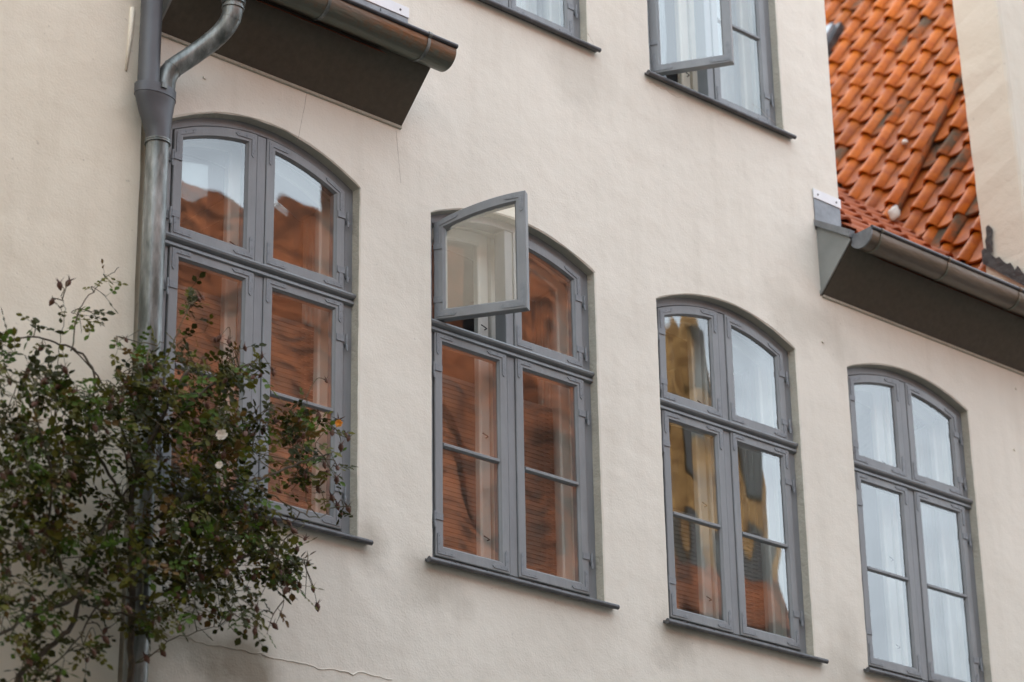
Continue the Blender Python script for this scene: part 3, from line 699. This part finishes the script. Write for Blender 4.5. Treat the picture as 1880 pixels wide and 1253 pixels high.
def ragged(y0, y1, z0, z1, x, n=14):
    b_ = []; t_ = []
    for i in range(n+1):
        y = y0+(y1-y0)*i/n; b_.append(Vector((x, y, z0+MS*(y-y0)))-l); t_.append(Vector((x-.002, y, z0+MS*(y-y0)+(z1-z0)*random.uniform(.55, 1)))-l)
    return b_, t_
b_, t_ = ragged(YF_-.02, YB_, Z0+.84, Z0+.96, XS-.006); lf.loft([b_, t_, [p+Vector((-.012, 0, .004)) for p in t_], [p+Vector((-.014, 0, 0)) for p in b_]], False, False, True)
pt = [Vector((XS-.012, YB_-.06+random.gauss(0, .008)+.03*math.cos(a_), Z0+1.30+.10*math.sin(a_)+random.gauss(0, .006)))-l for a_ in [i*math.pi/9 for i in range(18)]]
lf.add(pt, [tuple(range(18))])
obj('lead_flashing', lf.mesh('lead_flashing', M_LEAD), tw)
lf2 = MB(); 
for q in range(5):
    x0 = XS-.08+q*.3; lf2.box(*[x0-l.x, x0+.29-l.x], -.17-l.y, YF_+.02-l.y, Z0+.79-l.z+.004*q, Z0+.85+random.uniform(0, .03)-l.z)
obj('lead_apron', lf2.mesh('lead_apron', M_LEAD), tw)

# ------------------------------------------------------------------ neighbouring house on the left
nb = empty('neighbour_house', (-6, 2, 0), 'warm cream plastered house wall at the left edge beside the downpipe', 'house')
l = nb.location; nw = MB(); edge = []; jz = 0
N_ = 110
for i in range(N_+1):
    z = 0+i*(Z0+5)/N_; jz = jz*.8+random.gauss(0, .0016); zz = z-Z0
    flare = -.010*max(0, min(1, (zz+.35)/.5))
    edge.append((-1.717+jz+flare, z))
outer = edge+[(-14, Z0+5), (-14, 0)]
nw.poly(outer, [], lambda a, b: (a-l.x, -.022-l.y, b-l.z))
nw.loft([[(x-l.x, -.022-l.y, z-l.z) for x, z in edge], [(x-.004-l.x, .3-l.y, z-l.z) for x, z in edge]], False)
nw.add([(p[0]-l.x, .3-l.y, p[1]-l.z) for p in [(-1.75, 0), (-1.64, 0), (-1.64, Z0+1), (-1.75, Z0+1)]], [(0, 1, 2, 3)])
NW = obj('wall', nw.mesh('wall', M_NEIGH), nb)
P1, P2 = at(243, 15, -.024), at(231, 130, -.024)
obj('plaster_ridge', MB().tube([P1-l, (P1+P2)/2-l+Vector((.004, 0, 0)), P2-l], [.012, .010, .006], 8).mesh('plaster_ridge', M_NEIGH, smooth=True), NW)
obj('downpipe', MB().tube([(-1.752-l.x, -.102-l.y, Z0+.03+i*.6-l.z) for i in range(8)], .0495, 24).mesh('downpipe', M_PIPED, smooth=60), nb)

# ------------------------------------------------------------------ houses across the street, seen mirrored in the panes
def opp(x0, x1, eave_z, ridge_z, dy, wm, label, gable=None, ye=-10.6):
    e = empty('opposite_house', ((x0+x1)/2, ye-dy, 0), label, 'house'); l = e.location
    wl = MB().box(x0-l.x, x1-l.x, -2*dy+ye-l.y, ye-l.y, 0, eave_z)
    if gable: wl.add([(a-l.x, ye+.002-l.y, z) for a, z in gable], [tuple(range(len(gable)))]); wl.add([(a-l.x, ye-.4-l.y, z) for a, z in gable], [tuple(range(len(gable)))])
    obj('wall', wl.mesh('wall', wm), e)
    rf = MB(); nrow = max(4, int((ridge_z-eave_z)/.26)); nr = []
    for i in range(nrow):
        t0, t1 = i/nrow, (i+1)/nrow
        nr += [(ye+.25-l.y-(dy+.25)*t0, eave_z+(ridge_z-eave_z)*t0+.03), (ye+.25-l.y-(dy+.25)*t1, eave_z+(ridge_z-eave_z)*t1)]
    nr += [(ye-2*dy-l.y, eave_z), ]
    rf.prism(nr, x0-l.x, x1-l.x)
    rf_o = obj('roof', rf.mesh('roof', M_OPP), e)
    return e, rf_o, l
M_OPP = mat('street_roof_tiles', (.10, .045, .028), (.42, .145, .065), rough=.9, scale=2.6, bump=.05, bscale=3.5, stretch=(.9, .5, 1.9), lo=.38, hi=.60, spec=.1)
opp(-16, 10.95, 9.0, 15.5, 4.0, M_OPPW, 'long opposite house with red tiled roof, mirrored in the first window')
opp(11.0, 15.5, 9.0, 17.0, 4.0, M_OPPW, 'taller opposite house with red tiled roof, mirrored in the second window', ye=-10.75)
gb, _, gl = opp(12.75, 14.55, 9.8, 12.2, .5, M_BRICK, 'yellow brick gabled house opposite, mirrored in the third window', [(12.75, 9.7), (14.55, 9.7), (14.55, 11.7), (14.2, 12.3), (13.75, 13.5), (13.4, 13.9), (13.0, 13.3), (12.75, 13.1)])
for X, z in ((13.1, 10.2), (13.9, 10.2), (13.1, 11.6), (13.9, 11.5), (13.45, 12.7)):
    wn_ = obj('window', MB().box(X-.02-gl.x, X+.40-gl.x, -10.6-gl.y, -10.56-gl.y, z, z+.95, 0).mesh('window_frame', M_SOFFIT), gb)
    obj('window_pane', MB().box(X+.03-gl.x, X+.35-gl.x, -10.559-gl.y, -10.555-gl.y, z+.05, z+.90).mesh('window_pane', M_LEAD), wn_)
opp(14.6, 16.2, 8.4, 12.6, 2.5, M_BRICK, 'low yellow house opposite with a dark tiled roof beside the gable')
opp(16.25, 34, 7.0, 11.3, 3.4, M_OPPW, 'low opposite house with orange roof, mirrored at the foot of the fourth window')

ee = empty('opposite_house', (-17, -4, 0), 'unseen cream house added at the street end to tone the open casement reflection', 'house')  # unseen house, added so the open casement mirrors pale wall instead of sky
obj('wall', MB().box(-2.5, 2.5, -4.5, 3.5, 0, 16.0).mesh('wall', M_NEIGH), ee)
obj('roof', MB().add([(-2.8, -4.7, 16), (2.8, -4.7, 16), (2.8, 3.7, 16), (-2.8, 3.7, 16), (0, -4.7, 18), (0, 3.7, 18)], [(0, 1, 4), (1, 2, 5, 4), (2, 3, 5), (3, 0, 4, 5), (0, 3, 2, 1)]).mesh('roof', M_OPP), ee)

# ------------------------------------------------------------------ climbing rose
rose = empty('rose_bush', (-1.9, -.35, 0), 'dark green climbing rose bush with hips growing up beside the downpipe', 'shrub')
RL = rose.location; rb = random.Random(21)
DEN = [  # polygons in the photograph's layout and the number of compound leaves each carries
 ([(225,650),(330,650),(440,665),(475,705),(440,745),(470,800),(420,860),(300,860),(210,830),(190,720)], 420),
 ([(0,640),(60,690),(150,720),(200,720),(200,850),(120,850),(0,880)], 260),
 ([(470,760),(560,765),(585,790),(555,830),(600,870),(590,900),(520,905),(440,880),(430,800)], 110),
 ([(210,830),(420,860),(500,900),(470,950),(540,1020),(560,1075),(480,1130),(400,1100),(310,1090),(240,1060),(230,940)], 560),
 ([(0,860),(130,870),(110,960),(90,1040),(30,1080),(0,1090)], 190),
 ([(120,860),(230,870),(230,1060),(150,1040),(110,960)], 110),
 ([(220,1060),(400,1090),(480,1140),(470,1160),(380,1130),(300,1180),(230,1190)], 90),
 ([(0,1080),(200,1060),(200,1250),(0,1250)], 120),
 ([(-160,620),(0,640),(0,1100),(-160,1200)], 150)]
def in_poly(x, y, P):
    c = False; j = len(P)-1
    for i in range(len(P)):
        if (P[i][1] > y) != (P[j][1] > y) and x < (P[j][0]-P[i][0])*(y-P[i][1])/(P[j][1]-P[i][1])+P[i][0]: c = not c
        j = i
    return c
skel = [ # main stems: (u, v, y) points, radius
 ([(238,1420,-.28),(240,1253,-.28),(243,1100,-.30),(240,950,-.34),(255,860,-.36),(300,760,-.40),(345,680,-.42)], .017),
 ([(60,1420,-.35),(30,1260,-.36),(90,1190,-.38),(130,1150,-.38),(150,1090,-.40),(165,1040,-.40),(180,990,-.40),(200,950,-.38),(235,900,-.36)], .013),
 ([(150,1090,-.40),(110,1110,-.42),(50,1135,-.44),(0,1165,-.46),(-80,1190,-.48)], .011),
 ([(150,1110,-.40),(115,1050,-.42),(90,960,-.45),(95,880,-.48),(70,780,-.5),(40,700,-.5)], .008),
 ([(245,1100,-.32),(300,1090,-.34),(360,1060,-.38),(430,1030,-.42),(500,1010,-.45),(545,1040,-.46)], .009),
 ([(240,990,-.34),(320,930,-.42),(400,900,-.48),(480,880,-.5),(550,850,-.5),(612,830,-.5)], .008),
 ([(243,950,-.34),(200,870,-.38),(160,790,-.36),(175,700,-.34),(150,650,-.32),(110,632,-.3),(60,618,-.3),(15,625,-.3),(-60,640,-.3)], .007),
 ([(250,870,-.38),(215,760,-.34),(180,690,-.30),(130,640,-.28)], .006),
 ([(300,800,-.42),(350,740,-.46),(400,700,-.48),(450,672,-.5),(478,682,-.5)], .007),
 ([(132,645,-.28),(138,600,-.27),(150,560,-.26),(175,530,-.25),(200,505,-.24),(218,490,-.24)], .0035),
 ([(300,760,-.42),(290,700,-.42),(310,650,-.42),(330,600,-.42),(348,565,-.42),(358,552,-.42)], .004),
 ([(245,1130,-.30),(180,1120,-.36),(150,1100,-.40)], .006),
 ([(243,1100,-.30),(210,1095,-.34),(180,1115,-.38),(120,1200,-.42),(40,1260,-.44)], .006),
 ([(235,1230,-.28),(280,1200,-.3),(330,1170,-.32),(400,1150,-.34)], .004),
 ([(420,880,-.48),(480,900,-.5),(540,935,-.5),(585,950,-.48),(612,932,-.46)], .004),
 ([(235,870,-.36),(225,780,-.36),(255,700,-.36),(285,640,-.36),(300,628,-.36)], .004),
 ([(110,840,-.40),(102,780,-.38),(104,700,-.34),(108,640,-.3),(120,575,-.28),(112,545,-.28)], .003)]
SK = []; stems = []
for pts, r in skel:
    P = smooth_path([at(u, v, y)-RL for u, v, y in pts], 5); nP = []
    for p in P: nP.append(p+Vector((rb.gauss(0, .003), rb.gauss(0, .003), rb.gauss(0, .003))))
    rr = [r*(1-.65*i/len(nP)) for i in range(len(nP))]
    obj('stem', MB().tube(nP, rr, 7).mesh('stem', M_WOOD if r > .0045 else M_TWIG, smooth=True), rose)
    SK += [p for p in nP]
    stems.append((nP, rr))
def leaflet(mb, base, d, nrm, ln):
    d = d.normalized(); s_ = d.cross(nrm).normalized(); nn = s_.cross(d)
    wd = ln*.36
    vs = [base, base+d*ln*.28+s_*wd*.85+nn*ln*.07, base+d*ln*.62+s_*wd+nn*ln*.06, base+d*ln, base+d*ln*.62-s_*wd+nn*ln*.06, base+d*ln*.28-s_*wd*.85+nn*ln*.07, base+d*ln*.5-nn*ln*.03]
    mb.add(vs, [(0,1,6),(1,2,6),(2,3,6),(3,4,6),(4,5,6),(5,0,6)])
def comp_leaf(seed):
    r = random.Random(seed); mb = MB(); L_ = r.uniform(.055, .085); n = r.choice((3, 5, 5, 5)); droop = r.uniform(.2, 1.0)
    ax = [Vector((t*L_, 0, -droop*.35*L_*t*t)) for t in [0, .35, .7, 1]]
    mb.tube(ax, .0011, 3)
    ls = r.uniform(.023, .040)
    leaflet(mb, ax[3], Vector((1, r.uniform(-.2, .2), -.3*droop)), Vector((0, r.uniform(-.3, .3), 1)), ls*1.15)
    for i in range((n-1)//2):
        b = ax[2-i]
        for sd_ in (-1, 1):
            leaflet(mb, b, Vector((.45, sd_, -.35*droop+r.uniform(-.2, .2))), Vector((r.uniform(-.3, .3), sd_*r.uniform(-.2, .4), 1)), ls*r.uniform(.75, 1))
    return mb
LV = [comp_leaf(i) for i in range(8)]
LME = [[mb.mesh('leaf', m, smooth=False) for m in M_LEAF] for mb in LV]
leaves = []; twigs = MB(); tips = []
KD = [p for p in SK]
def place_leaf(P, d, depthbias):
    d = d+Vector((rb.gauss(0, .6), rb.gauss(0, .6)-.15, rb.gauss(0, .45))); d.normalize()
    upv = Vector((rb.gauss(0, .5), -.55+rb.gauss(0, .45), .8)); s_ = upv.cross(d).normalized(); nn = d.cross(s_).normalized()
    sc_ = rb.uniform(.6, 1.15)
    mt = (Matrix((d, s_, nn)).transposed()*sc_).to_4x4(); mt.translation = P
    q = rb.random(); ci = 0 if q < .40 else 1 if q < .78 else 2 if q < .93 else 3
    leaves.append((P.y, mt, rb.randrange(8), ci))
def twig_to(T, base=None, nl=5, r0=.0028):
    b = base or min(KD, key=lambda p: (p-T).length+rb.uniform(0, .06))
    D_ = (T-b); m1 = b+D_*.5+Vector((rb.gauss(0, .03), rb.gauss(0, .03), abs(rb.gauss(0, .04))))
    pts = smooth_path([b, m1, T], 5)
    twigs.tube(pts, [r0*(1-.6*i/len(pts)) for i in range(len(pts))], 4)
    for k in range(nl):
        t = 1-(k/nl)*min(1, .22/max(D_.length, .05))*1.0; i = min(len(pts)-2, int(t*(len(pts)-1))); P = pts[i].lerp(pts[i+1], rb.random())
        dr = (pts[i+1]-pts[i]).normalized(); sd_ = Vector((dr.z, 0, -dr.x))*(1 if k % 2 else -1)
        place_leaf(P, dr*.4+sd_, 0)
    KD.append(m1)
    return T
for poly, cnt in DEN:
    xs = [p[0] for p in poly]; ys = [p[1] for p in poly]; k = 0; nt_ = int(cnt*1.3/5)
    while k < nt_:
        u, v = rb.uniform(min(xs), max(xs)), rb.uniform(min(ys), max(ys))
        if not in_poly(u, v, poly): continue
        T = at(u, v, rb.uniform(-.62, -.20))-RL; twig_to(T, nl=6)
        if rb.random() < .45: tips.append(T)
        k += 1
# feathery sprigs on the outline
for u, v, nl in [(205,520,4),(196,545,4),(160,580,4),(185,600,3),(150,610,4),(115,560,3),(95,555,0),(125,520,0),(110,525,0),(60,600,4),(30,650,4),(5,610,3),(75,640,3),(120,680,4),(215,640,3),(232,625,3),(350,560,4),(335,575,3),(365,550,0),(372,548,0),(360,590,4),(340,620,4),
                 (375,610,3),(395,625,0),(420,628,0),(402,622,0),(450,640,3),(480,655,0),(478,690,2),(502,685,0),(545,762,3),(585,765,2),(562,760,3),(590,800,3),(600,700,0),(620,775,0),(636,800,0),(610,795,2),(626,822,0),(640,806,0),(620,860,2),(618,882,2),(596,855,2),(600,870,3),(640,935,0),(625,945,2),(610,915,2),(620,930,0),(585,900,2),
                 (545,1010,3),(565,1035,2),(575,1082,0),(583,1115,0),(560,1100,3),(550,1075,3),(530,1050,4),(505,1150,0),(490,1165,3),(470,1155,3),(455,1140,4),(420,1150,3),(540,975,2),(530,960,3),(560,990,0),(490,940,3),(505,960,2),(300,1200,0),(270,1210,0),
                 (35,690,3),(18,700,0),(52,680,0),(60,1100,2),(20,1130,3),(100,1150,2),(180,1190,0),(195,1175,0),(150,1020,3),(130,1000,3)]:
    T = at(u, v, rb.uniform(-.5, -.28))-RL
    if v < 640 and u < 240: T = at(u, v, -.27)-RL
    twig_to(T, nl=nl)
    if nl <= 2 or rb.random() < .3: tips.append(T)
leaves.sort(key=lambda t: t[0])
big = leaves[:290]; restl = leaves[290:]
for y, mt, li, ci in big: obj('leaf', LME[li][ci], rose, mt)
for ci, nm in enumerate(('dark', 'olive', 'fresh', 'rusty')):
    mb = MB()
    for y, mt, li, c_ in restl:
        if c_ == ci: mb.add([mt @ Vector(v) for v in LV[li].v], LV[li].f)
    me = bpy.data.meshes.new('foliage'); me.from_pydata(mb.v, [], mb.f); me.materials.append(M_LEAF[ci])
    obj('foliage', me, rose, kind='stuff')
obj('twigs', twigs.mesh('twigs', M_TWIG), rose, kind='stuff')
def hip_mesh(seed):
    r = random.Random(seed); mb = MB()
    mb.tube([(0, 0, -.012), (0, 0, -.006), (0, 0, 0), (0, 0, .006), (0, 0, .010)], [.001, .005, .0075, .006, .003], 7)
    for i in range(5):
        a = i*2*math.pi/5+r.uniform(-.3, .3); d = Vector((math.cos(a), math.sin(a), r.uniform(.1, 1.1))).normalized(); s_ = Vector((-math.sin(a), math.cos(a), 0))*.0028
        b = Vector((0, 0, .007)); mb.add([b+s_, b-s_, b+d*.021], [(0, 1, 2)])
    return mb.mesh('rose_hip', M_HIP)
HM = [hip_mesh(i) for i in range(4)]
for T in tips[:300]:
    m_ = Matrix.Rotation(rb.uniform(-.9, .9), 4, 'Y') @ Matrix.Rotation(rb.uniform(-.7, .7), 4, 'X') @ Matrix.Scale(rb.uniform(1.1, 1.8), 4)
    m_.translation = T; obj('rose_hip', rb.choice(HM), rose, m_)
def flower(c_, r, m, seed, name, label):
    rr = random.Random(seed); mb = MB()
    for layer in range(3):
        for i in range(6-layer):
            a = i*2*math.pi/(6-layer)+layer*.5+rr.uniform(-.2, .2); k = r*(1-.25*layer); d = Vector((math.cos(a), math.sin(a), 0)); s_ = Vector((-math.sin(a), math.cos(a), 0))
            up = Vector((0, 0, 1)); h = .35+.35*layer
            vs = [up*0, d*k*.5+s_*k*.42+up*k*h*.5, d*k*.95+s_*k*.36+up*k*h*1.1, d*k*1.05+up*k*h*.9, d*k*.95-s_*k*.36+up*k*h*1.1, d*k*.5-s_*k*.42+up*k*h*.5, d*k*.55+up*k*h*.25]
            mb.add(vs, [(0,1,6),(1,2,6),(2,3,6),(3,4,6),(4,5,6),(5,0,6)])
    m_ = Vector((-.75, -.62, .15)).to_track_quat('Z', 'Y').to_matrix().to_4x4(); m_.translation = c_
    o = obj(name, mb.mesh(name, m, smooth=True), rose, m_); o['label'] = label
flower(at(408, 800, -.66)-RL, .024, M_PETALW, 1, 'rose_bloom', 'cream white rose bloom')
flower(at(622, 779, -.50)-RL, .018, M_PETALO, 2, 'rose_bloom', 'small orange rose bloom')
flower(at(403, 855, -.62)-RL, .016, M_PETALW, 3, 'rose_bloom', 'small pale fading bloom')
twig_to(at(622, 779, -.50)-RL, nl=0); twig_to(at(408, 803, -.65)-RL, nl=2)
